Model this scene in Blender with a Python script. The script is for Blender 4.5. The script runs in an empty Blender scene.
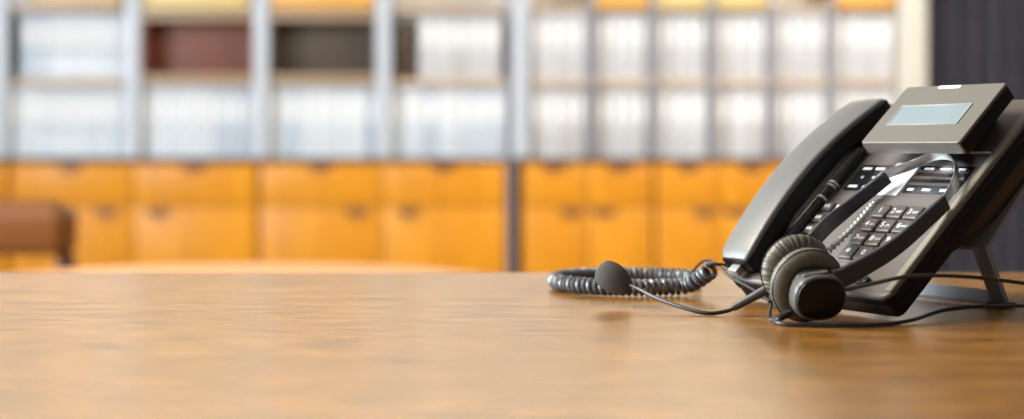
import bpy, bmesh, math, random
from mathutils import Vector, Matrix
random.seed(7)
sc = bpy.context.scene
COL = sc.collection
V = Vector
TZ = 0.75                       # height of the desk top above the floor
CAMH = 0.124                    # camera height above the desk top

# ------------------------------------------------------------------ materials
def new_mat(name):
    m = bpy.data.materials.new(name); m.use_nodes = True
    nt = m.node_tree
    return m, nt, nt.nodes['Principled BSDF']

def plain(name, col, rough=0.5, metal=0.0, spec=0.5, bump=0.0, bscale=400.0, var=0.0, vscale=40.0, coat=0.0, coord='Object'):
    m, nt, b = new_mat(name)
    b.inputs['Base Color'].default_value = (*col, 1)
    b.inputs['Roughness'].default_value = rough
    b.inputs['Metallic'].default_value = metal
    b.inputs['Specular IOR Level'].default_value = spec
    b.inputs['Coat Weight'].default_value = coat
    tc = nt.nodes.new('ShaderNodeTexCoord')
    if bump:
        n = nt.nodes.new('ShaderNodeTexNoise'); n.inputs['Scale'].default_value = bscale; n.inputs['Detail'].default_value = 3
        bp = nt.nodes.new('ShaderNodeBump'); bp.inputs['Strength'].default_value = bump; bp.inputs['Distance'].default_value = 0.0006
        nt.links.new(tc.outputs[coord], n.inputs['Vector'])
        nt.links.new(n.outputs['Fac'], bp.inputs['Height']); nt.links.new(bp.outputs['Normal'], b.inputs['Normal'])
    if var:
        n2 = nt.nodes.new('ShaderNodeTexNoise'); n2.inputs['Scale'].default_value = vscale; n2.inputs['Detail'].default_value = 4
        mx = nt.nodes.new('ShaderNodeMix'); mx.data_type = 'RGBA'
        mx.inputs['A'].default_value = (*[c * (1 - var) for c in col], 1)
        mx.inputs['B'].default_value = (*[min(1, c * (1 + var)) for c in col], 1)
        nt.links.new(tc.outputs[coord], n2.inputs['Vector'])
        nt.links.new(n2.outputs['Fac'], mx.inputs['Factor']); nt.links.new(mx.outputs['Result'], b.inputs['Base Color'])
    return m

def wood(name, dark, light, grain=(3, 60, 60), rough=0.35, spec=0.5, bump=0.02, coat=0.0, fine=6.0, lo=0.3, hi=0.7, tone=0.25, pores=None):
    """grain is the noise scale along x, y, z of object space: a small number stretches the grain along that axis"""
    m, nt, b = new_mat(name)
    N, L = nt.nodes.new, nt.links.new
    tc = N('ShaderNodeTexCoord'); mp = N('ShaderNodeMapping'); mp.inputs['Scale'].default_value = grain
    L(tc.outputs['Object'], mp.inputs['Vector'])
    n1 = N('ShaderNodeTexNoise'); n1.inputs['Scale'].default_value = 1; n1.inputs['Detail'].default_value = 6; n1.inputs['Roughness'].default_value = 0.6
    n1.inputs['Distortion'].default_value = 0.4
    L(mp.outputs['Vector'], n1.inputs['Vector'])
    r = N('ShaderNodeValToRGB'); r.color_ramp.elements[0].position = lo; r.color_ramp.elements[1].position = hi
    r.color_ramp.elements[0].color = (*dark, 1); r.color_ramp.elements[1].color = (*light, 1)
    L(n1.outputs['Fac'], r.inputs['Fac'])
    # short dark pores along the grain
    mp2 = N('ShaderNodeMapping'); mp2.inputs['Scale'].default_value = pores or tuple(g * fine for g in grain)
    L(tc.outputs['Object'], mp2.inputs['Vector'])
    n2 = N('ShaderNodeTexNoise'); n2.inputs['Scale'].default_value = 1; n2.inputs['Detail'].default_value = 2
    L(mp2.outputs['Vector'], n2.inputs['Vector'])
    r2 = N('ShaderNodeValToRGB'); r2.color_ramp.elements[0].position = 0.34; r2.color_ramp.elements[1].position = 0.55
    r2.color_ramp.elements[0].color = (1 - tone, 1 - tone, 1 - tone, 1); r2.color_ramp.elements[1].color = (1, 1, 1, 1)
    L(n2.outputs['Fac'], r2.inputs['Fac'])
    mx = N('ShaderNodeMix'); mx.data_type = 'RGBA'; mx.blend_type = 'MULTIPLY'; mx.inputs['Factor'].default_value = 1
    L(r.outputs['Color'], mx.inputs['A']); L(r2.outputs['Color'], mx.inputs['B'])
    L(mx.outputs['Result'], b.inputs['Base Color'])
    b.inputs['Roughness'].default_value = rough; b.inputs['Specular IOR Level'].default_value = spec
    b.inputs['Coat Weight'].default_value = coat; b.inputs['Coat Roughness'].default_value = 0.2
    bp = N('ShaderNodeBump'); bp.inputs['Strength'].default_value = bump; bp.inputs['Distance'].default_value = 0.001
    L(n2.outputs['Fac'], bp.inputs['Height']); L(bp.outputs['Normal'], b.inputs['Normal'])
    return m

def clear_plastic(name, tint=(1, 1, 1), gloss=0.06):
    m = bpy.data.materials.new(name); m.use_nodes = True; nt = m.node_tree; nt.nodes.clear()
    N, L = nt.nodes.new, nt.links.new
    o = N('ShaderNodeOutputMaterial'); t = N('ShaderNodeBsdfTransparent'); g = N('ShaderNodeBsdfGlossy'); x = N('ShaderNodeMixShader')
    t.inputs['Color'].default_value = (*tint, 1); g.inputs['Roughness'].default_value = 0.08
    x.inputs[0].default_value = gloss
    L(t.outputs[0], x.inputs[1]); L(g.outputs[0], x.inputs[2]); L(x.outputs[0], o.inputs[0])
    return m

M = {}
M['desk'] = wood('desk_walnut', (0.20, 0.078, 0.012), (0.42, 0.190, 0.036), grain=(2.5, 34, 60), rough=0.26, spec=0.6, bump=0.02, pores=(22, 84, 60), lo=0.15, hi=0.85, tone=0.50)
M['cab'] = wood('cabinet_oak', (0.56, 0.205, 0.010), (0.74, 0.305, 0.016), grain=(12, 12, 1.6), rough=0.4, spec=0.25, bump=0.01, tone=0.1)
M['cabbody'] = wood('cabinet_carcass', (0.42, 0.16, 0.022), (0.55, 0.22, 0.03), grain=(12, 12, 1.6), rough=0.5, bump=0.01, tone=0.1)
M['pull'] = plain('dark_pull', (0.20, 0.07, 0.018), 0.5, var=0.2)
M['plinth'] = plain('dark_plinth', (0.05, 0.03, 0.02), 0.6, var=0.2)
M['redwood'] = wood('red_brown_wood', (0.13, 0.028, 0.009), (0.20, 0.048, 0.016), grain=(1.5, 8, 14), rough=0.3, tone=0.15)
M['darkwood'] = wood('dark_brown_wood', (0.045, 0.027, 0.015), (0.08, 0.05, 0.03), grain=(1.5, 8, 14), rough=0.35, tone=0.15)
M['shelf'] = wood('shelf_beech', (0.48, 0.33, 0.19), (0.60, 0.43, 0.26), grain=(1.5, 20, 20), rough=0.45, tone=0.1)
M['boxwood'] = wood('box_oak', (0.62, 0.30, 0.06), (0.78, 0.42, 0.10), grain=(1.5, 14, 14), rough=0.45, tone=0.1)
M['boxpale'] = wood('box_pale_oak', (0.62, 0.45, 0.17), (0.74, 0.56, 0.24), grain=(1.5, 14, 14), rough=0.45, tone=0.1)
M['upright'] = plain('grey_painted_steel', (0.50, 0.535, 0.585), 0.4, var=0.05)
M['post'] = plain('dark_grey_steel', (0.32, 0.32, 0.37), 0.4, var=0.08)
M['binder'] = [plain('binder_white_a', (0.56, 0.605, 0.65), 0.5, var=0.04), plain('binder_white_b', (0.50, 0.555, 0.615), 0.5, var=0.04),
               plain('binder_white_c', (0.59, 0.63, 0.665), 0.5, var=0.04), plain('binder_white_d', (0.42, 0.48, 0.55), 0.5, var=0.04)]
M['cream'] = [plain('binder_cream_a', (0.52, 0.52, 0.53), 0.5, var=0.04), plain('binder_cream_b', (0.47, 0.46, 0.45), 0.5, var=0.04), plain('binder_cream_c', (0.55, 0.55, 0.56), 0.5, var=0.04)]
M['ring'] = plain('binder_ring_steel', (0.55, 0.55, 0.58), 0.35, 1.0, var=0.05)
M['wall'] = plain('wall_paint', (0.82, 0.79, 0.72), 0.8, var=0.03, vscale=2, bump=0.05)
M['panel'] = plain('cream_panel', (0.55, 0.52, 0.45), 0.5, var=0.04)
M['ceil'] = plain('ceiling_paint', (0.58, 0.57, 0.55), 0.9, var=0.02, vscale=2)
M['floor'] = plain('floor_vinyl', (0.25, 0.20, 0.16), 0.4, var=0.15, vscale=6)
M['curtain'] = plain('charcoal_cloth', (0.085, 0.080, 0.105), 0.85, var=0.25, vscale=5, bump=0.2)
M['leather'] = plain('brown_leather', (0.135, 0.042, 0.006), 0.42, spec=0.25, var=0.2, vscale=9, bump=0.15, bscale=120)
M['chairwood'] = wood('chair_dark_wood', (0.10, 0.03, 0.015), (0.15, 0.05, 0.025), grain=(10, 10, 2), rough=0.4, tone=0.15)
M['lowtable'] = wood('low_table_wood', (0.62, 0.27, 0.09), (0.80, 0.38, 0.14), grain=(2, 22, 20), rough=0.3, tone=0.12)

M['body'] = plain('phone_taupe_plastic', (0.125, 0.107, 0.100), 0.40, bump=0.12, bscale=1500, var=0.05)
M['dark'] = plain('phone_black_and_shade', (0.007, 0.007, 0.008), 0.42, spec=0.22, bump=0.1, bscale=1500, var=0.1)  # black that also stands in for shade on the phone's sides
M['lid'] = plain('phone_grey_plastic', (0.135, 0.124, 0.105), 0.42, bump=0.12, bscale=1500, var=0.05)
M['handset'] = plain('handset_plastic', (0.130, 0.131, 0.124), 0.32, bump=0.12, bscale=1500, var=0.05)
M['handset_shade'] = plain('handset_side_shade', (0.007, 0.007, 0.008), 0.42, spec=0.22, bump=0.1, bscale=1500, var=0.1)  # shade of the handset's side put into the colour
M['key'] = plain('phone_key_plastic', (0.080, 0.068, 0.064), 0.35, var=0.05)
M['mark'] = plain('white_print', (0.82, 0.82, 0.80), 0.6, var=0.02)
M['label'] = plain('white_paper_label', (0.80, 0.80, 0.80), 0.6, var=0.03)
M['gloss'] = plain('gloss_black', (0.012, 0.013, 0.015), 0.15, var=0.1)
M['lcd'] = plain('lcd_glass', (0.20, 0.25, 0.262), 0.3, var=0.06, vscale=60)
M['lit_edge'] = plain('phone_lit_edge', (0.24, 0.215, 0.165), 0.38, var=0.05)
M['bead'] = plain('bead_grey', (0.42, 0.42, 0.40), 0.3, var=0.1)
M['foot'] = plain('stand_bar_sheen', (0.62, 0.64, 0.66), 0.3, var=0.04)  # paler than the stand: the bar's sheen put into its colour
M['lcdrim'] = plain('lcd_rim', (0.27, 0.27, 0.26), 0.35, var=0.05)
M['lamp'] = plain('message_lamp_plastic', (0.86, 0.85, 0.83), 0.25, var=0.02)
M['stand'] = plain('stand_grey_plastic', (0.30, 0.315, 0.34), 0.25, var=0.05)
M['rubber'] = plain('black_rubber', (0.010, 0.010, 0.011), 0.6, var=0.1)
M['clear'] = clear_plastic('clear_plastic')
M['cable'] = plain('cable_black', (0.013, 0.013, 0.012), 0.36, var=0.15)
M['coil'] = plain('coil_grey_black', (0.11, 0.117, 0.128), 0.19, var=0.15)
M['cushion'] = plain('leatherette', (0.125, 0.114, 0.088), 0.38, spec=0.4, bump=0.35, bscale=700, var=0.2, vscale=120)
M['cup'] = plain('cup_satin_black', (0.012, 0.012, 0.014), 0.36, spec=0.3, var=0.1)
M['cupdisc'] = plain('cup_disc_black', (0.006, 0.006, 0.007), 0.30, spec=0.25, var=0.1)
M['cuprim'] = plain('cup_rim_grey', (0.10, 0.098, 0.088), 0.3, var=0.08)
M['arm'] = plain('headband_arm_plastic', (0.052, 0.053, 0.060), 0.34, spec=0.3, bump=0.05, bscale=1500, var=0.1)
M['armlit'] = plain('headband_arm_inner', (0.016, 0.016, 0.017), 0.4, var=0.1)
M['steel'] = plain('spring_steel', (0.88, 0.89, 0.90), 0.30, 1.0, var=0.02)
M['foam'] = plain('mic_foam', (0.085, 0.080, 0.077), 0.95, spec=0.2, bump=1.0, bscale=900, var=0.35, vscale=700)
M['mesh'] = plain('speaker_cloth', (0.02, 0.02, 0.02), 0.9, bump=0.6, bscale=1500, var=0.2)

# ------------------------------------------------------------------ objects
def props(o, label=None, cat=None, group=None, kind=None):
    if label: o['label'] = label
    if cat: o['category'] = cat
    if group: o['group'] = group
    if kind: o['kind'] = kind
    return o

def thing(name, loc, label, cat, group=None):
    o = bpy.data.objects.new(name, None); COL.objects.link(o)
    o.location = loc; o.empty_display_size = 0.05
    return props(o, label, cat, group)

def root_loc(o):
    l = V((0, 0, 0))
    while o is not None:
        l = l + o.location; o = o.parent
    return l

def link(name, bm, mat, parent=None, origin=None, smooth=True, sharp=40):
    """bm holds world coordinates; the object keeps its own origin"""
    bmesh.ops.recalc_face_normals(bm, faces=bm.faces)
    me = bpy.data.meshes.new(name)
    if origin is None:
        if parent is not None: origin = root_loc(parent)
        else: origin = V((0, 0, 0))
    origin = V(origin)
    for v in bm.verts: v.co -= origin
    bm.to_mesh(me); bm.free()
    for m in (mat if isinstance(mat, (list, tuple)) else [mat]): me.materials.append(m)
    if smooth:
        for p in me.polygons: p.use_smooth = True
        try: me.set_sharp_from_angle(angle=math.radians(sharp))
        except Exception: pass
        for p in me.polygons: p.use_smooth = len(p.vertices) <= 6
    o = bpy.data.objects.new(name, me); COL.objects.link(o)
    if parent is not None:
        o.parent = parent; o.location = origin - root_loc(parent)
    else: o.location = origin
    return o

def box(bm, x0, x1, y0, y1, z0, z1, bev=0.0, seg=2, mat=0, mtx=None):
    r = bmesh.ops.create_cube(bm, size=1.0)
    vs = r['verts']
    for v in vs:
        v.co = V(((x0 + x1) / 2 + v.co.x * (x1 - x0), (y0 + y1) / 2 + v.co.y * (y1 - y0), (z0 + z1) / 2 + v.co.z * (z1 - z0)))
    fs = set(f for v in vs for f in v.link_faces)
    if bev:
        es = list(set(e for v in vs for e in v.link_edges))
        q = bmesh.ops.bevel(bm, geom=es, offset=bev, segments=seg, profile=0.5, affect='EDGES')
        fs = set(q['faces']) | set(f for f in fs if f.is_valid)
        allv = set(v for f in fs for v in f.verts)
        fs = set(f for v in allv for f in v.link_faces)
    for f in fs: f.material_index = mat
    if mtx is not None:
        for v in set(v for f in fs for v in f.verts): v.co = mtx @ v.co
    return fs

def wbox(*a, **k):
    bm = bmesh.new(); box(bm, *a, **k); return bm

def rr_outline(x0, x1, y0, y1, r, n=6):
    r = max(1e-5, min(r, (x1 - x0) / 2 - 1e-5, (y1 - y0) / 2 - 1e-5)); pts = []
    for cx, cy, a0 in ((x1 - r, y1 - r, 0), (x0 + r, y1 - r, 90), (x0 + r, y0 + r, 180), (x1 - r, y0 + r, 270)):
        for i in range(n + 1):
            a = math.radians(a0 + 90 * i / n); pts.append((cx + r * math.cos(a), cy + r * math.sin(a)))
    return pts

def loft(bm, rings, cap0=True, cap1=True, closed=True, mat=0):
    vr = [[bm.verts.new(p) for p in ring] for ring in rings]
    n = len(vr[0])
    for a, b in zip(vr, vr[1:]):
        for i in range(n if closed else n - 1):
            j = (i + 1) % n
            try:
                f = bm.faces.new((a[i], a[j], b[j], b[i])); f.material_index = mat
            except ValueError: pass
    if cap0: bm.faces.new(list(reversed(vr[0]))).material_index = mat
    if cap1: bm.faces.new(vr[-1]).material_index = mat
    return vr

def slab(bm, x0, x1, y0, y1, z0, z1, r, bev, seg=4, n=6, mtx=None, mat=0, bev0=None):
    """rounded-rectangle plate: corner radius r in plan, edge rounding bev at the top and bev0 at the bottom"""
    bev0 = bev if bev0 is None else bev0
    rings = []
    def ring(ins, z):
        return [V((p[0], p[1], z)) for p in rr_outline(x0 + ins, x1 - ins, y0 + ins, y1 - ins, r - ins, n)]
    for i in range(seg + 1):
        a = math.pi / 2 * i / seg; rings.append(ring(bev0 * (1 - math.sin(a)), z0 + bev0 * (1 - math.cos(a))))
    for i in range(seg + 1):
        a = math.pi / 2 * i / seg; rings.append(ring(bev * (1 - math.cos(a)), z1 - bev * (1 - math.sin(a))))
    if mtx is not None: rings = [[mtx @ p for p in q] for q in rings]
    loft(bm, rings, mat=mat)

def spline(pts, n=12):
    P = [V(p) for p in pts]; P = [P[0] * 2 - P[1]] + P + [P[-1] * 2 - P[-2]]; out = []
    for k in range(1, len(P) - 2):
        p0, p1, p2, p3 = P[k - 1:k + 3]
        for i in range(n):
            t = i / n
            out.append(0.5 * ((2 * p1) + (p2 - p0) * t + (2 * p0 - 5 * p1 + 4 * p2 - p3) * t * t + (3 * p1 - p0 - 3 * p2 + p3) * t ** 3))
    out.append(P[-2].copy()); return out

def frames(path, up0=None):
    T = []
    for i in range(len(path)):
        a = path[max(0, i - 1)]; b = path[min(len(path) - 1, i + 1)]; T.append((b - a).normalized())
    up = V(up0) if up0 is not None else (V((0, 0, 1)) if abs(T[0].z) < 0.9 else V((1, 0, 0)))
    F = []
    for t in T:
        up = (up - t * up.dot(t)).normalized(); F.append((t, up, t.cross(up)))
    return F

def tube(bm, path, r, n=10, up0=None, mat=0):
    F = frames(path, up0); rings = []
    for i, (p, (t, u, s)) in enumerate(zip(path, F)):
        rad = r(i / (len(path) - 1)) if callable(r) else r
        rings.append([p + (u * math.cos(2 * math.pi * k / n) + s * math.sin(2 * math.pi * k / n)) * rad for k in range(n)])
    loft(bm, rings, mat=mat)

def ribbon(bm, path, wdir, width, thick, r=0.0012, mat=0):
    """strip swept along path: width along wdir, thickness across it; both may be functions of 0..1"""
    rings = []
    for i, p in enumerate(path):
        a = path[max(0, i - 1)]; b = path[min(len(path) - 1, i + 1)]; t = (b - a).normalized()
        w = V(wdir); w = (w - t * w.dot(t)).normalized(); s = t.cross(w)
        q = i / (len(path) - 1)
        W = width(q) if callable(width) else width; K = thick(q) if callable(thick) else thick
        rings.append([p + w * x + s * y for x, y in rr_outline(-W / 2, W / 2, -K / 2, K / 2, min(r, K / 2.05), 3)])
    loft(bm, rings, mat=mat)

def axis_frame(c, ax, up=(0, 0, 1)):
    z = V(ax).normalized(); x = V(up).cross(z).normalized(); y = z.cross(x)
    m = Matrix((x, y, z)).transposed().to_4x4(); m.translation = V(c); return m

def lathe(bm, prof, mtx, n=64, sq=0.0, sx=1.0, sy=1.0, bumpf=None, cap0=True, cap1=True, mat=0):
    rings = []
    for k, (r, h) in enumerate(prof):
        ring = []
        for i in range(n):
            a = 2 * math.pi * i / n; c, s = math.cos(a), math.sin(a)
            e = 2 + sq; d = (abs(c) ** e + abs(s) ** e) ** (-1 / e)
            rr = r * d; hh = h
            if bumpf:
                dr, dh = bumpf(k / (len(prof) - 1), a); rr += dr; hh += dh
            ring.append(mtx @ V((rr * c * sx, rr * s * sy, hh)))
        rings.append(ring)
    loft(bm, rings, cap0, cap1, mat=mat)

def text_bm(bm, s, size, mtx, thick=0.00008, align='CENTER'):
    cu = bpy.data.curves.new('t', 'FONT'); cu.body = s; cu.size = size; cu.align_x = align; cu.align_y = 'CENTER'; cu.extrude = thick; cu.resolution_u = 3
    o = bpy.data.objects.new('t', cu); COL.objects.link(o)
    bpy.context.view_layer.update()
    me = bpy.data.meshes.new_from_object(o.evaluated_get(bpy.context.evaluated_depsgraph_get()))
    n0 = len(bm.verts); me.transform(mtx); bm.from_mesh(me)
    bpy.data.objects.remove(o); bpy.data.curves.remove(cu); bpy.data.meshes.remove(me)

def desk(p): return V((p[0], p[1], p[2] + TZ))       # a point given above the desk top

# ================================================================== the room
SX = 1500.0; DB = 7.2                         # distance of the shelving fronts
S = DB / SX
def bx(px): return (px - 512) * S             # metres across at the shelving
def bz(row): return TZ + CAMH + (145 - row) * S

def struct(name, bm, mat):
    return props(link(name, bm, mat, origin=(0, 0, 0), smooth=False), kind='structure')
struct('floor', wbox(-4.6, 4.2, -1.5, 7.75, -0.05, 0.0), M['floor'])
struct('wall_back', wbox(-4.6, 4.2, 7.62, 7.75, 0.0, 2.9), M['wall'])
struct('ceiling', wbox(-4.6, 4.2, -1.5, 7.75, 2.9, 3.0), M['ceil'])
# left wall with one wide window opening
bm = bmesh.new()
box(bm, -4.6, -4.48, -1.5, 0.2, 0, 2.9); box(bm, -4.6, -4.48, 5.4, 7.62, 0, 2.9)
box(bm, -4.6, -4.48, 0.2, 5.4, 0, 0.95); box(bm, -4.6, -4.48, 0.2, 5.4, 2.84, 2.9)
struct('wall_left', bm, M['wall'])
bm = bmesh.new()
for z in (0.95, 2.78): box(bm, -4.58, -4.50, 0.2, 5.4, z, z + 0.06)
for y in (0.2, 1.9, 3.62, 5.34): box(bm, -4.58, -4.50, y, y + 0.06, 1.01, 2.78)
struct('window_1', bm, M['upright'])

# ---------------------------------------------------------------- the cabinets
def cabinet(px0, px1, label, half=False):
    x0, x1 = bx(px0) + 0.003, bx(px1) - 0.003; top = bz(161.5); y = DB
    t = thing('filing_cabinet', (x0 + (x1 - x0) / 2, y + 0.2, 0), label, 'cabinet', 'orange wood cabinets under the shelving')
    bm = bmesh.new()
    box(bm, x0, x1, y + 0.02, y + 0.40, 0.08, top, 0.002)
    link('carcass', bm, M['cabbody'], t)
    link('plinth', wbox(x0 + 0.01, x1 - 0.01, y + 0.05, y + 0.39, 0.0, 0.08), M['plinth'], t)
    link('cabinet_top', wbox(x0, x1, y - 0.012, y + 0.40, top, top + 0.018, 0.002), M['plinth'], t, smooth=False)
    xm = (x0 + x1) / 2; zs = bz(206)
    for s, (a, b) in enumerate(((x0, xm), (xm, x1))):
        g = 0.004
        d = link('drawer', wbox(a + g, b - g, y, y + 0.02, zs + g, top - 0.012, 0.003), M['cab'], t)
        c = (a + b) / 2; bm = bmesh.new()
        # half-round finger pull hanging from the top edge of the drawer
        pts = [(c + 0.06 * math.cos(math.pi * k / 14), top - 0.012 - 0.042 * math.sin(math.pi * k / 14)) for k in range(15)]
        loft(bm, [[V((p[0], y - 0.006, p[1])) for p in pts], [V((p[0], y - 0.0002, p[1])) for p in pts]])
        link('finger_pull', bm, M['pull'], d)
        d = link('door', wbox(a + g, b - g, y, y + 0.02, 0.085, zs - g, 0.003), M['cab'], t)
        c = (b - 0.125) if s == 0 else (a + 0.125)
        if px1 - px0 < 180: c = (b - 0.075) if s == 0 else (a + 0.075)
        bm = bmesh.new()
        pts = [(c + 0.06 * math.cos(math.pi * k / 14), zs - 0.012 - 0.046 * math.sin(math.pi * k / 14)) for k in range(15)]
        loft(bm, [[V((p[0], y - 0.006, p[1])) for p in pts], [V((p[0], y - 0.0002, p[1])) for p in pts]])
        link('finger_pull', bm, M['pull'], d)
    return t
cabinet(-242, 7, 'orange wood cabinet at the far left, mostly cut off by the edge')
cabinet(8, 257.5, 'orange wood cabinet behind the brown leather armchair, darkest of the row')
cabinet(258, 507, 'wide orange wood cabinet ending at the dark gap between the two banks')
cabinet(521, 654, 'narrow bright orange cabinet just right of the dark gap, behind the coiled cord')
cabinet(655, 786, 'bright orange cabinet whose right side is hidden by the phone handset')
cabinet(787, 896.5, 'orange cabinet hidden behind the desk phone')

# ---------------------------------------------------------------- the shelving
CT = bz(161.5) + 0.018                         # cabinet tops carry the shelving
SHZ = bz(85); TOPZ = bz(10.5)                  # underside of the two shelf boards
def shelving(px0, px1, ups, mat, wpx, label, zt):
    t = thing('shelving', (bx((px0 + px1) / 2), DB + 0.2, CT), label, 'shelving')
    for u in ups:
        bm = wbox(bx(u - wpx / 2), bx(u + wpx / 2), DB - 0.03, DB + 0.012, CT + 0.0005, zt, 0.003)
        box(bm, bx(u - wpx / 2), bx(u + wpx / 2), DB + 0.33, DB + 0.37, CT + 0.0005, zt, 0.003)
        for z in (SHZ + 0.004, TOPZ + 0.004): box(bm, bx(u) - 0.012, bx(u) + 0.012, DB, DB + 0.35, z - 0.03, z - 0.006)
        link('upright', bm, mat, t)
    for z, th in ((SHZ, 0.030), (TOPZ, 0.028)):
        link('shelf_board', wbox(bx(px0), bx(px1), DB + 0.013, DB + 0.325, z, z + th, 0.003), M['shelf'], t)
        # dark strip under each board, its shade put into the colour
        link('shelf_shade_strip', wbox(bx(px0), bx(px1), DB + 0.014, DB + 0.03, z - 0.014, z - 0.0003), M['post'], t, smooth=False)
    return t
LEFT_UPS = (2, 134, 262, 384, 502)
RIGHT_UPS = (592, 653, 712, 771, 831)
shelving(-70, 508, (-64,) + LEFT_UPS[:-1], M['upright'], 15, 'left bank of shelving with wide pale grey uprights and two cubby boxes', TOPZ + 0.95)
shelving(531, 896, RIGHT_UPS, M['post'], 4.5, 'right bank of shelving with thin dark posts', TOPZ + 0.95)
# the post between the banks and the end panel
bm = bmesh.new()
slab(bm, bx(513), bx(529), DB - 0.02, DB + 0.36, CT + 0.001, TOPZ + 0.95, 0.004, 0.003)
props(link('shelving_end_panel', bm, M['upright'], origin=(bx(521), DB, CT)), 'tall pale grey panel standing between the two banks of shelving', 'panel')
bm = bmesh.new()
slab(bm, bx(508.5), bx(512), DB - 0.02, DB + 0.36, 0, TOPZ + 0.95, 0.003, 0.002)
box(bm, bx(508), bx(520), DB + 0.30, DB + 0.36, 0.0005, bz(162), 0.002)
props(link('support_post', bm, M['post'], origin=(bx(511), DB, 0)), 'dark steel post in the gap between the left and right cabinets', 'post')
bm = bmesh.new()
slab(bm, bx(897), bx(926), DB - 0.03, DB + 0.40, 0.0, TOPZ + 0.95, 0.01, 0.004)
props(link('end_panel', bm, M['panel'], origin=(bx(911), DB, 0)), 'cream end panel at the right end of the shelving, beside the dark curtain', 'panel')

# ---------------------------------------------------------------- binders
def binder_mesh(w, h, name, mats):
    bm = bmesh.new()
    # two covers and a rounded spine
    rings = []
    d = 0.28
    out = [(-w / 2, d), (-w / 2, 0.006)] + [(-w / 2 + 0.006 + (w - 0.012) * k / 6, 0.0 - 0.0025 * math.sin(math.pi * k / 6)) for k in range(7)] + [(w / 2, 0.006), (w / 2, d)]
    loft(bm, [[V((x, y, z)) for x, y in out] for z in (0, h)])
    # label on the spine and the finger ring below it
    box(bm, -w * 0.33, w * 0.33, -0.0035, -0.0022, h * 0.52, h * 0.88, mat=1)
    m = Matrix.Translation((0, -0.0025, h * 0.2)) @ Matrix.Rotation(math.pi / 2, 4, 'X')
    rr = min(0.012, w * 0.28)
    lathe(bm, [(rr, 0), (rr, 0.003), (rr * 0.7, 0.003), (rr * 0.7, 0)], m, n=20, mat=2)
    me = bpy.data.meshes.new(name); bmesh.ops.recalc_face_normals(bm, faces=bm.faces); bm.to_mesh(me); bm.free()
    for q in mats: me.materials.append(q)
    return me
BM = {}
def binders(px0, px1, z, mats, label, group, wpx=16.0, h=0.330, hvar=0.003, dz=0.0, name='ring_binder', cat='binder'):
    x, xe = bx(px0), bx(px1); n = max(1, round((px1 - px0) / wpx)); w = (xe - x) / n
    for k in range(n):
        mi = random.randrange(len(mats)); key = (round(w, 4), round(h, 3), id(mats[mi]))
        if key not in BM: BM[key] = binder_mesh(w - 0.004, h, name, (mats[mi], M['label'], M['ring']))
        o = bpy.data.objects.new(name, BM[key]); COL.objects.link(o)
        o.location = (x + (k + 0.5) * w, DB + 0.03 + random.uniform(0, 0.008), z + 0.0006)
        o.scale.z = 1 + random.uniform(-1, 0.6) * min(hvar, 0.003) / h
        props(o, label, cat, group)
W_, C_ = M['binder'], M['cream']
low = CT
for a, b, where in ((-14, -6, 'left of the first grey upright'), (5.5, 130.5, 'under the white binders'), (137.5, 258.5, 'under the red-brown cubby'), (265.5, 380.5, 'under the dark brown cubby'), (387.5, 507, 'beside the grey end panel')):
    binders(a, b, low, W_, 'white ring binder in the lower left row, ' + where, 'lower left binders ' + where)
rl = [(531, 588.5), (596, 649.5), (656.5, 708.5), (715.5, 767.5), (774.5, 827.5), (834.5, 895)]
words_r = ('first bay beside the grey panel', 'second bay from the grey panel', 'third bay from the grey panel', 'fourth bay from the grey panel', 'fifth bay from the grey panel', 'last bay beside the cream panel')
for (a, b), wd in zip(rl, words_r):
    binders(a, b, low, C_, 'pale ring binder in the lower right row, ' + wd, 'lower right binders, ' + wd, wpx=15)
up = SHZ + 0.030
binders(18, 130, up, W_, 'white ring binder in the upper left bay beside the red-brown cubby', 'upper left white binders', h=0.309)
binders(-60, -6, up, W_, 'white ring binder in the upper row left of the first grey upright', 'upper far left binders', h=0.309)
binders(418, 501, up, C_, 'cream ring binder in the upper bay left of the grey panel', 'upper cream binders left of the panel', h=0.30)
for (a, b), wd in zip(rl, words_r):
    binders(a, b, up, C_[:1] + C_[2:] + C_[2:], 'cream white ring binder in the upper right row, ' + wd, 'upper right binders, ' + wd, wpx=14.5, h=0.309)

# ---------------------------------------------------------------- cubby boxes and boxes on top
def cubby(px0, px1, mat_in, label, tilt=False):
    x0, x1 = bx(px0), bx(px1); z0 = up + 0.0006; z1 = bz(15.5)
    t = thing('cubby_box', ((x0 + x1) / 2, DB + 0.17, z0), label, 'box')
    y0, y1 = DB - 0.035, DB + 0.30
    link('bottom_board', wbox(x0, x1, y0, y1, z0, z0 + 0.014, 0.002), M['shelf'], t)
    link('top_board', wbox(x0, x1, y0, y1, z1 - 0.02, z1, 0.002), M['shelf'], t)
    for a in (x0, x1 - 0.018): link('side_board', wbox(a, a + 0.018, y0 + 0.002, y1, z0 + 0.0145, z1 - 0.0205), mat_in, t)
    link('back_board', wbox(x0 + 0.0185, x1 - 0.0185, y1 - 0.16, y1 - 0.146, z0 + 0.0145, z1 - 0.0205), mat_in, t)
    return t
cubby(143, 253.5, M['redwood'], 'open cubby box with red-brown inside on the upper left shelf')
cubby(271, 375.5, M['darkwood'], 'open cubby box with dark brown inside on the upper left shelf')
bm = bmesh.new(); slab(bm, bx(394), bx(416), DB + 0.04, DB + 0.3, up + 0.0006, up + 0.265, 0.004, 0.003)
props(link('magazine_file', bm, M['darkwood'], origin=(bx(405), DB + 0.17, up)), 'dark brown magazine file left of the cream binders on the upper shelf', 'file')
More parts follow.
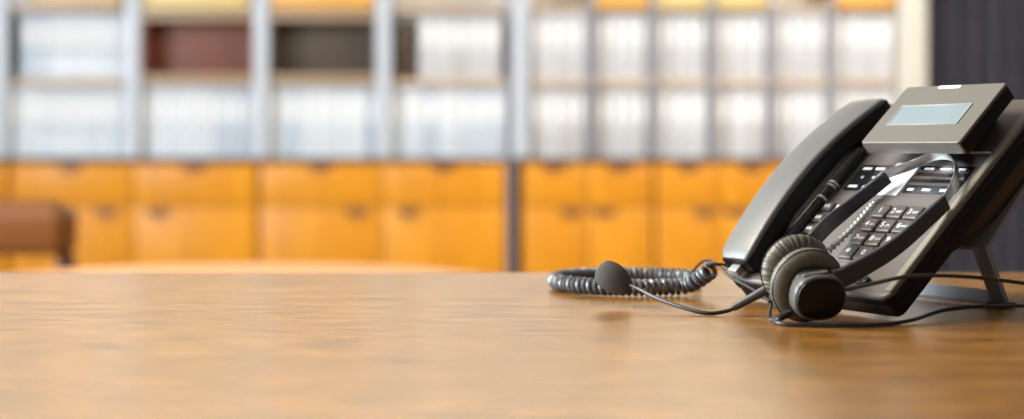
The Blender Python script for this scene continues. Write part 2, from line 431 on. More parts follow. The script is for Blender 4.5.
def top_box(px0, px1, mat, label, h=0.2):
    x0, x1 = bx(px0), bx(px1); z0 = TOPZ + 0.0286
    t = thing('storage_box', ((x0 + x1) / 2, DB + 0.15, z0), label, 'box', 'wooden boxes on the top shelf')
    bm = bmesh.new()
    y0, y1 = DB - 0.02, DB + 0.30
    box(bm, x0, x1, y0, y1, z0, z0 + 0.012); box(bm, x0, x0 + 0.012, y0, y1, z0 + 0.0125, z0 + h); box(bm, x1 - 0.012, x1, y0, y1, z0 + 0.0125, z0 + h)
    box(bm, x0 + 0.0125, x1 - 0.0125, y1 - 0.012, y1, z0 + 0.0125, z0 + h)
    link('box_body', bm, mat, t, smooth=False)
    f = link('box_front', wbox(x0 + 0.001, x1 - 0.001, y0 - 0.012, y0 - 0.0005, TOPZ + 0.002, z0 + h, 0.002), mat, t)
    return t
top_box(30, 122, M['shelf'], 'pale wooden box above the white binders at the upper left')
top_box(145, 250, M['boxpale'], 'yellowish pale wooden box above the red-brown cubby')
top_box(272, 374, M['boxwood'], 'orange wooden box above the dark brown cubby')
top_box(596, 648, M['boxwood'], 'orange wooden box in the second bay of the right bank, top shelf')
top_box(657, 708, M['boxpale'], 'ochre wooden box in the third bay of the right bank, top shelf')
top_box(716, 767, M['boxpale'], 'ochre wooden box in the fourth bay of the right bank, top shelf')
top_box(835, 894, M['boxwood'], 'orange wooden box at the right end of the top shelf, beside the cream panel')

# ---------------------------------------------------------------- curtain
bm = bmesh.new(); rings = []
x0, x1 = bx(928), 4.0; n = 220
for zf in range(0, 9):
    z = 0.03 + 2.7 * zf / 8; q = 0.85 + 0.15 * zf / 8
    front = [];
    for i in range(n + 1):
        x = x0 + (x1 - x0) * i / n
        y = DB + 0.08 + 0.035 * math.sin(i * 0.62 + 0.5 * math.sin(i * 0.11)) * q + 0.012 * math.sin(i * 0.23 + zf * 0.25)
        front.append(V((x, y, z)))
    rings.append(front)
vr = [[bm.verts.new(p) for p in r] for r in rings]
for a, b in zip(vr, vr[1:]):
    for i in range(n): bm.faces.new((a[i], a[i + 1], b[i + 1], b[i]))
bmesh.ops.solidify(bm, geom=bm.faces[:], thickness=0.004)
props(link('curtain', bm, M['curtain'], origin=(3.0, DB, 0)), 'dark charcoal curtain hanging in folds right of the shelving', 'curtain')

# ---------------------------------------------------------------- armchair
AY = 4.4; AS = AY / SX
def ax(px): return (px - 512) * AS
def az(row): return TZ + CAMH + (145 - row) * AS
t = thing('armchair', (ax(0), AY + 0.3, 0), 'brown leather armchair at the left edge in front of the orange cabinets', 'chair')
xr = ax(76); xl = xr - 0.74
xr = ax(63); xl = xr - 0.66
bm = bmesh.new(); slab(bm, xl, xr, AY, AY + 0.17, az(256), az(209), 0.03, 0.03)
bk = link('backrest', bm, M['leather'], t)
bm = bmesh.new(); tube(bm, spline([(xl + 0.03, AY + 0.06, az(217)), (xl + 0.3, AY + 0.06, az(214)), (xr - 0.03, AY + 0.06, az(216))], 8), lambda q: 0.045, 16)
for v in bm.verts: v.co.y -= 0.012
link('head_roll', bm, M['leather'], bk)
bm = bmesh.new(); slab(bm, xl + 0.03, xr - 0.13, AY + 0.19, AY + 0.66, 0.30, 0.42, 0.05, 0.04)
link('seat', bm, M['leather'], t)
for a in (xl + 0.003, xr - 0.053):
    for y in (AY + 0.10, AY + 0.60):
        z1 = az(256) - 0.001 if y < AY + 0.3 else 0.299
        link('leg', wbox(a - (0.10 if y > AY + 0.3 and a > xl + 0.1 else 0), a + 0.05 - (0.10 if y > AY + 0.3 and a > xl + 0.1 else 0), y, y + 0.05, 0.0, z1, 0.006), M['chairwood'], t)
link('seat_rail', wbox(xl + 0.054, xr - 0.054, AY + 0.11, AY + 0.14, 0.25, 0.30, 0.004), M['chairwood'], t)

# ---------------------------------------------------------------- round low table
RX, RY, RR, RZ = -0.62, 3.16, 0.64, 0.575
t = thing('round_table', (RX, RY, 0), 'round light wooden low table behind the desk, below the orange cabinets', 'table')
bm = bmesh.new(); lathe(bm, [(0.01, RZ - 0.035), (RR - 0.012, RZ - 0.035), (RR, RZ - 0.024), (RR, RZ - 0.008), (RR - 0.008, RZ), (0.01, RZ)], Matrix.Translation((RX, RY, 0)), n=96)
link('table_top', bm, M['lowtable'], t)
bm = bmesh.new(); lathe(bm, [(0.05, 0.035), (0.045, 0.1), (0.04, 0.45), (0.06, RZ - 0.0355)], Matrix.Translation((RX, RY, 0)), n=32)
link('pedestal', bm, M['chairwood'], t)
bm = bmesh.new(); lathe(bm, [(0.30, 0.0), (0.30, 0.015), (0.08, 0.0345), (0.01, 0.0345)], Matrix.Translation((RX, RY, 0)), n=48)
link('base', bm, M['chairwood'], t)

# ================================================================== the desk
t = thing('desk', (0.0, 0.9, 0), 'large glossy brown wooden desk filling the foreground', 'desk')
DX0, DX1, DY0, DY1 = -1.05, 1.05, 0.30, 1.462
bm = bmesh.new(); slab(bm, DX0, DX1, DY0, DY1, TZ - 0.032, TZ, 0.012, 0.003, mat=0)
link('desk_top', bm, M['desk'], t)
for x in (DX0 + 0.06, DX1 - 0.12):
    for y in (DY0 + 0.06, DY1 - 0.12):
        link('leg', wbox(x, x + 0.06, y, y + 0.06, 0.0, TZ - 0.0325, 0.004), M['desk'], t)
link('apron', wbox(DX0 + 0.121, DX1 - 0.121, DY1 - 0.11, DY1 - 0.085, TZ - 0.12, TZ - 0.0325, 0.002), M['desk'], t)

# ================================================================== the phone
PHI, TAU = math.radians(60), math.radians(42)
w_ = V((math.cos(PHI), -math.sin(PHI), 0)); b_ = V((math.sin(PHI), math.cos(PHI), 0))
u_ = b_ * math.cos(TAU) + V((0, 0, math.sin(TAU))); n_ = -b_ * math.sin(TAU) + V((0, 0, math.cos(TAU)))
G = V((0.2755, 1.0568, TZ)); P0 = G + n_ * 0.022
FM = Matrix((w_, u_, n_)).transposed().to_4x4(); FM.translation = P0          # face frame: x right, y up the face, z out of it
SM = Matrix((w_, b_, V((0, 0, 1)))).transposed().to_4x4(); SM.translation = G   # standing frame: x right, y back, z up
G.z += 0.0004; FM.translation.z += 0.0004; SM.translation.z += 0.0004
def FP(a, b, o): return FM @ V((-a, b, o))

phone = thing('desk_phone', G - w_ * 0.09 + b_ * 0.07, 'dark grey office desk phone tilted on its stand at the right of the desk', 'phone')
BW, BL = 0.180, 0.214
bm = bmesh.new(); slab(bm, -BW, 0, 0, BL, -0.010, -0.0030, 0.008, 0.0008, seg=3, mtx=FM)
link('upper_shell', bm, M['dark'], phone)  # black below the face plate paints the shaded body sides
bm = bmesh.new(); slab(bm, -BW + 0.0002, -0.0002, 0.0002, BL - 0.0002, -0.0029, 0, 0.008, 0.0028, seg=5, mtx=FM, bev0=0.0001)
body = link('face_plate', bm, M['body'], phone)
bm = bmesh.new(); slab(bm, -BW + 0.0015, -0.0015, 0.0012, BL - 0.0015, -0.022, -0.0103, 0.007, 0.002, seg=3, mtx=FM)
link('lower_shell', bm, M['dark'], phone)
# raised edge strips, paler to paint in a lit bevel, along both long sides
bm = bmesh.new(); slab(bm, -0.0078, -0.0006, 0.006, BL - 0.006, -0.0018, 0.0012, 0.002, 0.0016, seg=4, mtx=FM)
link('side_lit_edge', bm, M['lit_edge'], phone)
# hump behind the face that carries the stand
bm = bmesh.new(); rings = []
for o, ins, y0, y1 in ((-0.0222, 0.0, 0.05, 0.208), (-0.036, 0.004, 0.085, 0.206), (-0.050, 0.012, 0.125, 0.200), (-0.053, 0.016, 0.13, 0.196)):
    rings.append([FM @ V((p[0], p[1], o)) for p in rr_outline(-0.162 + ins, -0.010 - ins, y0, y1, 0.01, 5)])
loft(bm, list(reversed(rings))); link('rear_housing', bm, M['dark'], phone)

# keypad: 12 keys
legends = [('1', ''), ('2', 'ABC'), ('3', 'DEF'), ('4', 'GHI'), ('5', 'JKL'), ('6', 'MNO'), ('7', 'PQRS'), ('8', 'TUV'), ('9', 'WXYZ'), ('*', ''), ('0', ''), ('#', '')]
KA = (0.0685, 0.0518, 0.0351); KB = (0.0825, 0.0677, 0.0529, 0.0381)
bm = bmesh.new(); slab(bm, -0.078, -0.0262, 0.0300, 0.0920, 0.0001, 0.0007, 0.002, 0.0004, seg=2, mtx=FM)
link('keypad_bed', bm, M['body'], phone)
for i, (d, l) in enumerate(legends):
    a, b = KA[i % 3], KB[i // 3]
    bm = bmesh.new(); rings = []
    for hx, hy, o in ((0.0076, 0.0066, 0.0008), (0.0076, 0.0066, 0.0022), (0.0072, 0.0062, 0.0030), (0.0062, 0.0052, 0.0034)):
        rings.append([FM @ V((-a + p[0], b + p[1], o)) for p in rr_outline(-hx, hx, -hy, hy, 0.0016, 4)])
    loft(bm, rings)
    k = link('number_key', bm, M['key'], phone)
    bm = bmesh.new()
    text_bm(bm, d, 0.0074 if d != '*' else 0.011, FM @ Matrix.Translation((-a - (0.0028 if l else 0), b + (0 if d != '*' else -0.0014), 0.0036)))
    if l: text_bm(bm, l, 0.0034, FM @ Matrix.Translation((-a + 0.0030, b - 0.0006, 0.0036)))
    link('key_legend', bm, M['mark'], k, smooth=False)
# small keys left of the keypad, two columns
for c, a in enumerate((0.130, 0.116)):
    for r in range(5):
        b = 0.034 + r * 0.0128
        bm = bmesh.new(); slab(bm, -a - 0.0056, -a + 0.0056, b - 0.0046, b + 0.0046, 0.0002, 0.0026, 0.0014, 0.0009, seg=2, mtx=FM)
        k = link('function_key', bm, M['key'], phone)
        bm = bmesh.new()
        for q in (-0.0024, 0.0010): box(bm, -a + q - 0.0009, -a + q + 0.0012, b - 0.0016, b + 0.0016, 0.00262, 0.0028, mtx=FM)
        link('key_mark', bm, M['mark'], k, smooth=False)
# two glossy label panels with small white marks (too small to read)
def label_panel(a0, a1, b0, b1, rows):
    bm = bmesh.new(); slab(bm, -a1, -a0, b0, b1, 0.0001, 0.0010, 0.002, 0.0004, seg=2, mtx=FM)
    p = link('label_panel', bm, M['gloss'], phone)
    bm = bmesh.new(); hb = (b1 - b0)
    for fr, segs, th in rows:
        for s0, s1 in segs:
            box(bm, -a1 + (a1 - a0) * s0, -a1 + (a1 - a0) * s1, b0 + hb * fr - th / 2, b0 + hb * fr + th / 2, 0.00102, 0.0012, mtx=FM)
    link('label_mark', bm, M['mark'], p, smooth=False)
    return p
label_panel(0.097, 0.1315, 0.106, 0.1355, [(0.84, ((0.14, 0.42), (0.55, 0.84)), 0.0026), (0.50, ((0.3, 0.36), (0.66, 0.74)), 0.0022), (0.14, ((0.12, 0.4), (0.58, 0.72)), 0.0026)])
rp = label_panel(0.0125, 0.066, 0.105, 0.1355, [(0.88, ((0.10, 0.28), (0.40, 0.6), (0.72, 0.88)), 0.0022), (0.12, ((0.08, 0.2), (0.36, 0.52), (0.70, 0.82)), 0.0026)])
for b in (0.1135, 0.1205, 0.1275):
    bm = bmesh.new(); slab(bm, -0.0645, -0.014, b, b + 0.0028, 0.0011, 0.0014, 0.0008, 0.0001, seg=2, mtx=FM)
    link('label_strip', bm, M['key'], rp)
bm = bmesh.new(); slab(bm, -0.0950, -0.0685, 0.1020, 0.1385, 0.0001, 0.0008, 0.001, 0.0003, seg=2, mtx=FM)
props(link('paper_label', bm, M['label'], phone), 'blank white paper label between the black panels')
# clear cover over the label field
bm = bmesh.new(); box(bm, -0.137, -0.008, 0.101, 0.150, 0.0016, 0.0021, mtx=FM)
for x in (-0.137, -0.009): box(bm, x, x + 0.001, 0.101, 0.150, 0.0002, 0.00155, mtx=FM)
props(link('clear_cover', bm, M['clear'], phone, smooth=False), 'clear plastic cover sheet')

bm = bmesh.new(); box(bm, -0.137, -0.008, 0.1501, 0.1507, 0.0004, 0.0022, mtx=FM)  # white strip standing in for light caught along the cover's edge
props(link('cover_edge_glint', bm, M['mark'], phone, smooth=False), 'cut edge of the clear cover, coloured white as a glint')
# display module: its case black for side shade, front strip lid-coloured as lit
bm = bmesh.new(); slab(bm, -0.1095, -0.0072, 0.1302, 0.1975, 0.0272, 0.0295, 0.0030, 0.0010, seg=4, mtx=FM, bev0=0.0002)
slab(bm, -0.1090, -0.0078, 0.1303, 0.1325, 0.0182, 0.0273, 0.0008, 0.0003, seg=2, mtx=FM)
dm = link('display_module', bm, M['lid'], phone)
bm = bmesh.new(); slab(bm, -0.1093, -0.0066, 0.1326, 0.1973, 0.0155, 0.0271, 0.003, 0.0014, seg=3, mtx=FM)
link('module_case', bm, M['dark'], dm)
bm = bmesh.new(); slab(bm, -0.094, -0.028, 0.1560, 0.192, 0.0002, 0.0154, 0.006, 0.001, seg=2, mtx=FM)
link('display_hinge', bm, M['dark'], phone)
bm = bmesh.new()
# rim as a frame of four bevelled bars
X0, X1, Y0, Y1 = -0.0950, -0.0250, 0.1520, 0.1725
for q in ((X0 - 0.0016, X1 + 0.0016, Y0 - 0.0016, Y0), (X0 - 0.0016, X1 + 0.0016, Y1, Y1 + 0.0016), (X0 - 0.0016, X0, Y0, Y1), (X1, X1 + 0.0016, Y0, Y1)):
    box(bm, *q, 0.0290, 0.0302, 0.0003, 1, mtx=FM)
rim = link('screen_rim', bm, M['lcdrim'], dm)
bm = bmesh.new(); box(bm, X0, X1, Y0, Y1, 0.0290, 0.0298, mtx=FM)
props(link('screen', bm, M['lcd'], dm, smooth=False), 'pale blue-grey display glass')
bm = bmesh.new(); slab(bm, -0.0735, -0.0505, 0.1932, 0.1968, 0.0285, 0.0299, 0.0012, 0.0006, seg=2, mtx=FM)
props(link('message_lamp', bm, M['lamp'], phone), 'white message lamp')

bm = bmesh.new(); slab(bm, -0.0420, -0.0275, 0.0095, 0.0165, 0.0001, 0.0032, 0.0033, 0.0014, seg=3, mtx=FM)
link('microphone_cap', bm, M['gloss'], phone)
# cradle: two shallow pads under the handset and the ridge beside it
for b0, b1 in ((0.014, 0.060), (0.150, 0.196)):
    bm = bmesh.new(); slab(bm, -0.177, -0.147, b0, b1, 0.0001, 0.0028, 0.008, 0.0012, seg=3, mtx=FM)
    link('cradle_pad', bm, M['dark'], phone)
bm = bmesh.new(); F2_ = FM @ Matrix.Translation((-0.1400, 0.0, 0.0046)) @ Matrix.Rotation(-math.pi / 2, 4, 'X')
prof = [(0.001, 0.020), (0.0036, 0.022), (0.0042, 0.05), (0.0042, 0.088), (0.0034, 0.090), (0.0032, 0.108), (0.0040, 0.110), (0.0042, 0.135), (0.0032, 0.150), (0.001, 0.153)]
lathe(bm, prof, F2_, n=24); rail = link('cradle_ridge', bm, M['gloss'], phone)
for h, rr in ((0.0905, 0.0046), (0.104, 0.0046), (0.1075, 0.0048)):
    bm = bmesh.new(); lathe(bm, [(0.0025, h - 0.0009), (rr, h - 0.0009), (rr + 0.0003, h), (rr, h + 0.0009), (0.0025, h + 0.0009)], F2_, n=24)
    props(link('ridge_ring', bm, M['steel'], rail), 'bright metal ring')

# stand: bent sheet with a window between its two legs
def SP(a, y, z): return SM @ V((-a, y, z))
v0, v1, v2 = V((0, 0.1265, 0.0)), V((0, 0.1035, 0.046)), V((0, 0.1640, 0.112))
def bar(bm, a0, a1, p, q, th):
    d = (q - p).normalized(); nn = V((0, d.z, -d.y)) * th
    rings = []
    for a in (a0, a1):
        rings.append([SM @ V((-a, *c.yz)) for c in (p, q, q + nn, p + nn)])
    loft(bm, rings)
STA0, STA1 = 0.020, 0.150
bm = bmesh.new()
pl = [(STA0, 0.0, STA1, 0.0138)]
def seg(a0, a1, s0, s1):
    p = v0.lerp(v1, s0); q = v0.lerp(v1, s1)
    bar(bm, a0, a1, p, q, 0.005)
seg(STA0, STA0 + 0.014, 0.02, 1.0); seg(STA1 - 0.014, STA1, 0.02, 1.0)
bar(bm, STA0, STA1, v1, v2, 0.004)
bmesh.ops.bevel(bm, geom=bm.edges[:], offset=0.0008, segments=2, profile=0.5, affect='EDGES')
st = link('stand', bm, M['stand'], phone)
bm = bmesh.new(); bar(bm, STA0 + 0.0144, STA1 - 0.0144, V((0, 0.1175, 0.0042)), V((0, 0.1255, 0.0130)), 0.005)
bmesh.ops.bevel(bm, geom=bm.edges[:], offset=0.0008, segments=2, profile=0.5, affect='EDGES')
props(link('foot_bar', bm, M['foot'], st), 'bar between the feet of the stand, coloured paler for its sheen')
for a in (STA0 - 0.0015, STA1 - 0.0135):
    bm = bmesh.new(); box(bm, -a - 0.015, -a, 0.1190, 0.1355, 0.0, 0.0042, 0.001, 2, mtx=SM)
    link('rubber_foot', bm, M['rubber'], st)

# ---------------------------------------------------------------- handset
hs = thing('handset', FP(0.1625, 0.10, 0.004), 'long dark grey telephone handset lying in the cradle on the left side of the phone', 'handset')
def arc(t):      # height of the handset's back above the face
    return 0.0165 + 0.0150 * math.sin(math.pi * min(1, max(0, (t * 0.93 + 0.06)))) ** 0.9
bm = bmesh.new(); rings = []; NB = 40
HB0, HB1 = 0.007, 0.2010
for i in range(NB + 1):
    t = i / NB; b = HB0 + (HB1 - HB0) * t
    e = min(t, 1 - t) * NB                       # rounded ends
    ins = 0.0032 * max(0, 1 - e / 1.6) ** 2
    wd = 0.0180 + 0.0012 * t - ins
    top = arc(t) - ins * 0.6
    # earpiece and mouthpiece reach down into the cradle; the grip arches over it
    m_ = math.sin(math.pi * t) ** 0.8
    bot = 0.0034 + 0.0075 * min(1, max(0, (m_ - 0.55) / 0.3)) + ins * 0.5
    sec = rr_outline(-0.1635 - wd, -0.1635 + wd, bot, top, 0.0030, 5)
    rings.append([FM @ V((x, b, o)) for x, o in sec])
loft(bm, rings)
grip = link('handset_shell', bm, M['handset'], hs)
# inner half, coloured black as side shade: a slightly wider skirt around the lower part of the sides
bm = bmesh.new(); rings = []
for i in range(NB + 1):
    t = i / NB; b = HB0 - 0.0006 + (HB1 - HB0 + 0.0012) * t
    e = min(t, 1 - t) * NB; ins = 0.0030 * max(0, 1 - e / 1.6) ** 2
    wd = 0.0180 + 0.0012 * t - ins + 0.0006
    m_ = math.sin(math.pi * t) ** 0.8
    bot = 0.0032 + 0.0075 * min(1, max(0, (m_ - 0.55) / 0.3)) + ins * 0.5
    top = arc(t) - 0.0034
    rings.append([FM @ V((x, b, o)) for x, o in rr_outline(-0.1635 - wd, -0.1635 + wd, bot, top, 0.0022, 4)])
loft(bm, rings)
props(link('handset_underside', bm, M['handset_shade'], hs), 'inner half of the handset, coloured black for side shade')
bm = bmesh.new(); box(bm, -0.1690, -0.1580, HB0 - 0.0085, HB0 - 0.0008, 0.0050, 0.0118, 0.001, 2, mtx=FM)
props(link('cord_plug', bm, M['lcdrim'], hs), 'small pale grey cord plug')

# ---------------------------------------------------------------- coiled cord
RC = V((0.1015, 1.2865, 0)); RM = 0.0640; CR = 0.0050; WR = 0.00225
ctrl = []
for th in [22, 30] + list(range(45, 300, 15)):
    a = math.radians(th); ctrl.append(desk((RC.x + RM * math.cos(a), RC.y + RM * 0.98 * math.sin(a), CR + WR + 0.0004)))
ctrl += [desk(p) for p in ((0.1400, 1.2290, 0.0082), (0.1500, 1.2235, 0.0130), (0.1575, 1.2190, 0.0190), (0.1605, 1.2150, 0.0225))]
path = spline(ctrl, 10)
L = [0.0]
for a, b in zip(path, path[1:]): L.append(L[-1] + (b - a).length)
tot = L[-1]; PITCH = 0.0051; NT = int(tot / PITCH)
def on_path(s):
    k = 0
    lo, hi = 0, len(L) - 2
    while lo < hi:
        mid = (lo + hi + 1) // 2
        if L[mid] <= s: lo = mid
        else: hi = mid - 1
    f = (s - L[lo]) / max(1e-9, L[lo + 1] - L[lo]); return lo, f
FR = frames(path, (0, 0, 1))
hel = []; ST = 14
for i in range(NT * ST + 1):
    s = tot * i / (NT * ST); k, f = on_path(s)
    p = path[k].lerp(path[k + 1], f); t_, u, sd = FR[k]
    a = 2 * math.pi * i / ST
    q = s / tot; R = CR * (1 + 0.12 * max(0, (q - 0.93) / 0.07))
    hel.append(p + (u * math.cos(a) + sd * math.sin(a)) * R)
cord = thing('coiled_cord', desk((RC.x, RC.y, 0)), 'black coiled telephone cord looped in a ring on the desk behind the foam microphone', 'cord')
bm = bmesh.new(); tube(bm, hel, WR, 7); link('coil', bm, M['coil'], cord)
bm = bmesh.new()
tube(bm, spline([hel[0], desk((0.158, 1.30, 0.016)), desk((0.1615, 1.27, 0.0255)), desk((0.1640, 1.235, 0.0290)), desk((0.1660, 1.2150, 0.0268)), desk((0.1745, 1.1950, 0.0185)), desk((0.186, 1.165, 0.0125)), desk((0.1935, 1.140, 0.0070)), desk((0.2000, 1.115, 0.0014))], 10), 0.0012, 8)
link('straight_lead', bm, M['cable'], cord)
bm = bmesh.new()
plug = FP(0.1695, HB0 - 0.0048, 0.0085)
tube(bm, spline([hel[-1], desk((0.1630, 1.2135, 0.0275)), desk((0.170, 1.2120, 0.0275)), desk((0.1755, 1.211, 0.0262)), plug - w_ * 0.008 + n_ * 0.001, plug], 10), 0.0012, 8)
link('handset_lead', bm, M['cable'], cord)

# ================================================================== the headset
head = thing('headset', desk((0.205, 1.05, 0)), 'black call centre headset with leatherette ear cushions leaning on the front of the phone', 'headset')
A = V((0.20, -0.93, -0.24)).normalized()
CN = desk((0.2052, 1.046, 0.0268)); CF = desk((0.2042, 1.0735, 0.0345))
def wrinkles(seed, amp):
    rs = random.Random(seed); ph = [(rs.randint(22, 60), rs.uniform(0, 6.28), rs.uniform(0.4, 1)) for _ in range(7)]
    def f(k, a):
        # deepest on the inner, listening side of the roll
        env = max(0.0, math.sin(math.pi * min(1, max(0, k)))) ** 0.7
        s = sum(c * abs(math.sin(n * a / 2 + p + 1.2 * k)) for n, p, c in ph) / 4
        return (-amp * s * env * 0.4, -amp * s * env)
    return f
def cushion(c, flip, seed, amp, name='ear_cushion'):
    """soft ring, its listening side along +z of the frame"""
    m = axis_frame(c, A * flip); bm = bmesh.new()
    prof = []
    for i in range(29):     # from the outer foot round the roll into the bowl
        a = math.radians(-120 + 315 * i / 28)
        prof.append((0.0180 + 0.0090 * math.cos(a), 0.0078 * math.sin(a)))
    lathe(bm, prof, m, n=220, bumpf=wrinkles(seed, amp), cap0=True, cap1=False)
    o = link(name, bm, M['cushion'], head, sharp=70)
    bm = bmesh.new(); lathe(bm, [(0.0115, -0.0045), (0.0115, -0.0030), (0.001, -0.0022)], m, n=40)
    props(link('speaker_cloth', bm, M['mesh'], o), 'black cloth inside the cushion')
    # stitched seam round the foot
    bm = bmesh.new(); pts = [m @ V((0.0262 * math.cos(2 * math.pi * k / 72), 0.0262 * math.sin(2 * math.pi * k / 72), -0.0032)) for k in range(73)]
    tube(bm, pts, 0.0006, 6); link('piping', bm, M['cup'], o)
    return o
cushion(CN, -1, 3, 0.0009)
cushion(CF, 1, 5, 0.0024)
def housing(c, sgn, near):
    m = axis_frame(c + V((0.0012, 0, -0.0022)), A * sgn); bm = bmesh.new()
    lathe(bm, [(0.0150, 0.0058), (0.0172, 0.0075), (0.0176, 0.0100), (0.0168, 0.0120)], m, n=80, sq=0.5)
    h = link('ear_cup_back', bm, M['cup'], head)
    bm = bmesh.new()
    lathe(bm, [(0.0168, 0.0110), (0.0176, 0.0120), (0.0178, 0.0200), (0.0174, 0.0222), (0.0164, 0.0230)], m, n=80, sq=0.35, sx=1.07, sy=0.92)
    r = link('ear_cup', bm, M['cuprim'], head)
    bm = bmesh.new()
    lathe(bm, [(0.0163, 0.0226), (0.0160, 0.0237), (0.0148, 0.0243), (0.009, 0.0247), (0.0005, 0.0248)], m, n=80, sq=0.35, sx=1.07, sy=0.92)
    link('cup_disc', bm, M['cupdisc'], r)
    # oval pivot cap let into the top of the rim
    bm = bmesh.new()
    mm = m @ Matrix.Rotation(math.radians(8), 4, 'Z') @ Matrix.Translation((-0.001, 0.0162, 0.0165)) @ Matrix.Rotation(-math.pi / 2, 4, 'X')
    slab(bm, -0.0095, 0.0095, -0.0028, 0.0028, -0.001, 0.0010, 0.0029, 0.0007, seg=3, mtx=mm)
    link('pivot_cap', bm, M['cuprim'], r)
    return r
housing(CN, 1, True); housing(CF, -1, False)

# headband arms and the spring-steel hoop between their tips
N0, N0b, N1, N2 = desk((0.2215, 1.0335, 0.0305)), desk((0.2300, 1.0372, 0.0330)), desk((0.2698, 1.0568, 0.0521)), desk((0.3135, 1.0840, 0.0825))
F0, F1, F2 = desk((0.2042, 1.0790, 0.0385)), desk((0.2604, 1.1554, 0.0720)), desk((0.2914, 1.1563, 0.0966))
F0b = desk((0.2330, 1.1180, 0.0560))
F0b, F1, F2 = F0b + n_ * 0.005, F1 + n_ * 0.004, F2 + n_ * 0.004
bm = bmesh.new(); ribbon(bm, spline([N0, N0b, N1, N2], 14), n_, lambda q: 0.0150 - 0.0032 * q, lambda q: 0.0052 - 0.0012 * q, 0.0014)
na = link('headband_arm', bm, M['arm'], head)
bm = bmesh.new(); ribbon(bm, spline([F0, F0b, F1, F2], 14), n_, lambda q: 0.0130 - 0.0015 * q, 0.0042, 0.0014)
fa = link('headband_arm', bm, M['arm'], head)
hoop = spline([F2 - (F2 - F1) * 0.15, F2, desk((0.3071, 1.1516, 0.1068)), desk((0.3219, 1.1415, 0.1140)), desk((0.3300, 1.1262, 0.1130)), desk((0.3298, 1.1080, 0.1045)), desk((0.3225, 1.0930, 0.0925)), N2, N2 - (N2 - N1) * 0.1], 12)
hoop = [p + n_ * 0.002 for p in hoop]
bm = bmesh.new(); ribbon(bm, hoop, n_, 0.0080, 0.0007, 0.0003)
props(link('headband_spring', bm, M['steel'], head), 'shiny thin metal hoop joining the two arms')
# ribbed strip beside the far arm, standing for a coiled cord
bm = bmesh.new()
pa = spline([desk((0.2330, 1.1060, 0.0455)), desk((0.2560, 1.1230, 0.0630)), desk((0.2735, 1.1330, 0.0800))], 40)
tube(bm, pa, lambda q: 0.0020 + 0.0007 * math.sin(q * 2 * math.pi * 13), 12)
props(link('ribbed_cord_piece', bm, M['bead'], head), 'bright ribbed strip beside the far arm')

# microphone boom
boom = [desk(p) for p in ((0.1925, 1.0800, 0.0250), (0.1800, 1.0830, 0.0175), (0.1620, 1.0880, 0.0066), (0.1560, 1.0890, 0.0035), (0.1420, 1.0905, 0.0017), (0.1260, 1.1020, 0.0045), (0.1085, 1.1200, 0.0095), (0.0960, 1.1360, 0.0150), (0.0850, 1.1470, 0.0190))]
bp_ = spline(boom, 12)
bm = bmesh.new(); tube(bm, bp_[20:], 0.0015, 10); link('boom', bm, M['cable'], head)
bm = bmesh.new(); tube(bm, bp_[:27], lambda q: 0.0042 - 0.0016 * q, 14); link('boom_sleeve', bm, M['arm'], head)
axm = (V((-0.46, 0.30, 0.30))).normalized()
m = axis_frame(desk((0.0785, 1.1520, 0.0213)) - axm * 0.0125, axm)
bm = bmesh.new(); prof = []
for i in range(25):
    t = i / 24; h = 0.030 * t
    r = 0.0121 * (math.sin(math.pi * min(1.0, 0.10 + 0.80 * t)) ** 0.55) * (0.80 + 0.26 * t)
    if i == 24: r = 0.0015
    elif i == 23: r *= 0.72
    elif i == 22: r *= 0.90
    prof.append((r, h - 0.002))
lathe(bm, prof, m, n=48); link('foam_windscreen', bm, M['foam'], head)

# strain reliefs and the short lead between the cups
def relief(p, q, r=0.0027):
    bm = bmesh.new(); d = (q - p); n = 60
    pts = [p + d * (i / n) for i in range(n + 1)]
    tube(bm, pts, lambda t: r * (0.70 + 0.30 * (1 if (t * 7) % 1 < 0.6 else 0)), 14)
    return link('strain_relief', bm, M['rubber'], head)
relief(desk((0.1855, 1.0620, 0.0225)), desk((0.1825, 1.0550, 0.0130)))
relief(desk((0.1925, 1.0350, 0.0085)), desk((0.1840, 1.0330, 0.0046)))
bm = bmesh.new(); tube(bm, spline([desk((0.1825, 1.0550, 0.0130)), desk((0.1800, 1.0470, 0.0070)), desk((0.1790, 1.0390, 0.0034)), desk((0.1840, 1.0330, 0.0042))], 10), 0.0012, 8)
link('link_lead', bm, M['cable'], head)
# the two long cables running off to the right
bm = bmesh.new()
tube(bm, spline([desk((0.1795, 1.0390, 0.0030)), desk((0.1850, 1.0250, 0.0018)), desk((0.2050, 1.0180, 0.0018)), desk((0.2400, 1.0160, 0.0018)), desk((0.2760, 1.0400, 0.0022)), desk((0.3080, 1.0700, 0.0060)), desk((0.3400, 1.0750, 0.0085)), desk((0.3900, 1.0900, 0.0070)), desk((0.4600, 1.1200, 0.0022)), desk((0.5600, 1.1600, 0.0018)), desk((0.7600, 1.2100, 0.0018)), desk((0.9800, 1.2300, 0.0018))], 12), 0.0014, 8)
link('cable', bm, M['cable'], head)
bm = bmesh.new()
tube(bm, spline([desk((0.2250, 1.0270, 0.0240)), desk((0.2470, 1.0210, 0.0300)), desk((0.2720, 1.0180, 0.0350)), desk((0.3100, 1.0250, 0.0340)), desk((0.3600, 1.0500, 0.0270)), desk((0.4150, 1.0900, 0.0165)), desk((0.4900, 1.1400, 0.0030)), desk((0.5800, 1.2000, 0.0018)), desk((0.7700, 1.2600, 0.0018)), desk((0.9800, 1.2900, 0.0018))], 12), 0.0014, 8)
link('cable', bm, M['cable'], head)

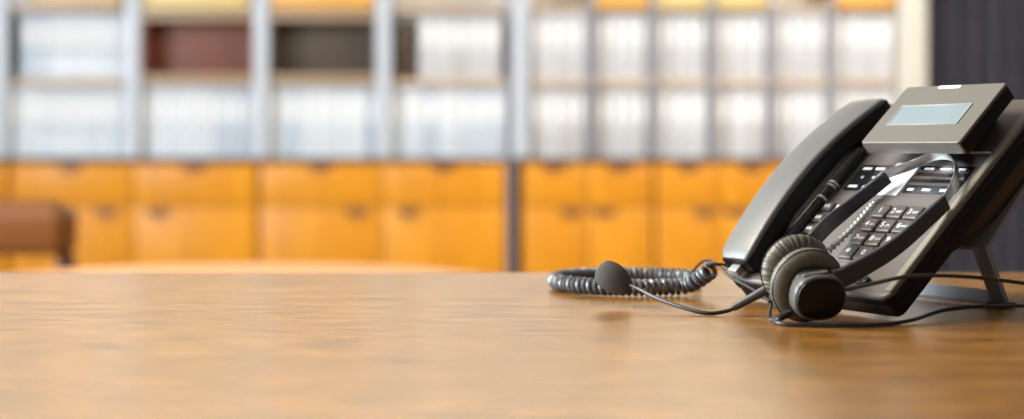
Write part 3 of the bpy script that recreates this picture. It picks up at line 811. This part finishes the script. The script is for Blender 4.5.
# ================================================================== light
def area(name, loc, target, sx, sy, power, col):
    l = bpy.data.lights.new(name, 'AREA'); l.shape = 'RECTANGLE'; l.size = sx; l.size_y = sy; l.energy = power; l.color = col
    o = bpy.data.objects.new(name, l); COL.objects.link(o); o.location = loc
    o.rotation_euler = (V(target) - V(loc)).to_track_quat('-Z', 'Y').to_euler(); return o
area('window_daylight', (-4.47, 1.8, 1.90), (0, 1.5, 1.2), 3.8, 1.78, 600, (0.80, 0.90, 1.0))
area('added_overhead_light', (-1.9, 1.5, 2.88), (-1.7, 1.4, 0), 1.6, 1.2, 230, (1.0, 0.92, 0.76))  # unseen key light added to brighten phone tops and desk
area('added_overhead_light', (2.1, 4.0, 2.88), (1.6, 7.2, 0.8), 1.4, 0.6, 250, (1.0, 0.93, 0.83))  # unseen light added to brighten the right-hand shelves and cabinets
area('added_overhead_light', (-0.9, 6.7, 2.72), (-0.9, 2.0, 0.9), 4.6, 0.4, 38, (1.0, 0.88, 0.62))  # unseen wide strip light, added to brighten reflections in the desk
wd = bpy.data.worlds.new('World'); sc.world = wd; wd.use_nodes = True
wd.node_tree.nodes['Background'].inputs['Color'].default_value = (0.86, 0.92, 1.0, 1)
wd.node_tree.nodes['Background'].inputs['Strength'].default_value = 0.12

# ================================================================== camera
cam = bpy.data.cameras.new('camera'); co = bpy.data.objects.new('camera', cam); COL.objects.link(co); sc.camera = co
co.location = (0, 0, TZ + CAMH); co.rotation_euler = (math.pi / 2, 0, 0)
cam.sensor_fit = 'HORIZONTAL'; cam.sensor_width = 36.0; cam.lens = 1500 * 36 / 1024
cam.shift_y = -(209.5 - 145) / 1024
cam.clip_start = 0.02; cam.clip_end = 50
cam.dof.use_dof = True; cam.dof.focus_distance = 1.11; cam.dof.aperture_fstop = (cam.lens / 1000) / 0.0165
cam.dof.aperture_blades = 0
sc.view_settings.view_transform = 'Standard'; sc.view_settings.look = 'None'
sc.view_settings.gamma = 1.0; sc.view_settings.use_curve_mapping = False
sc.view_settings.exposure = 0.0
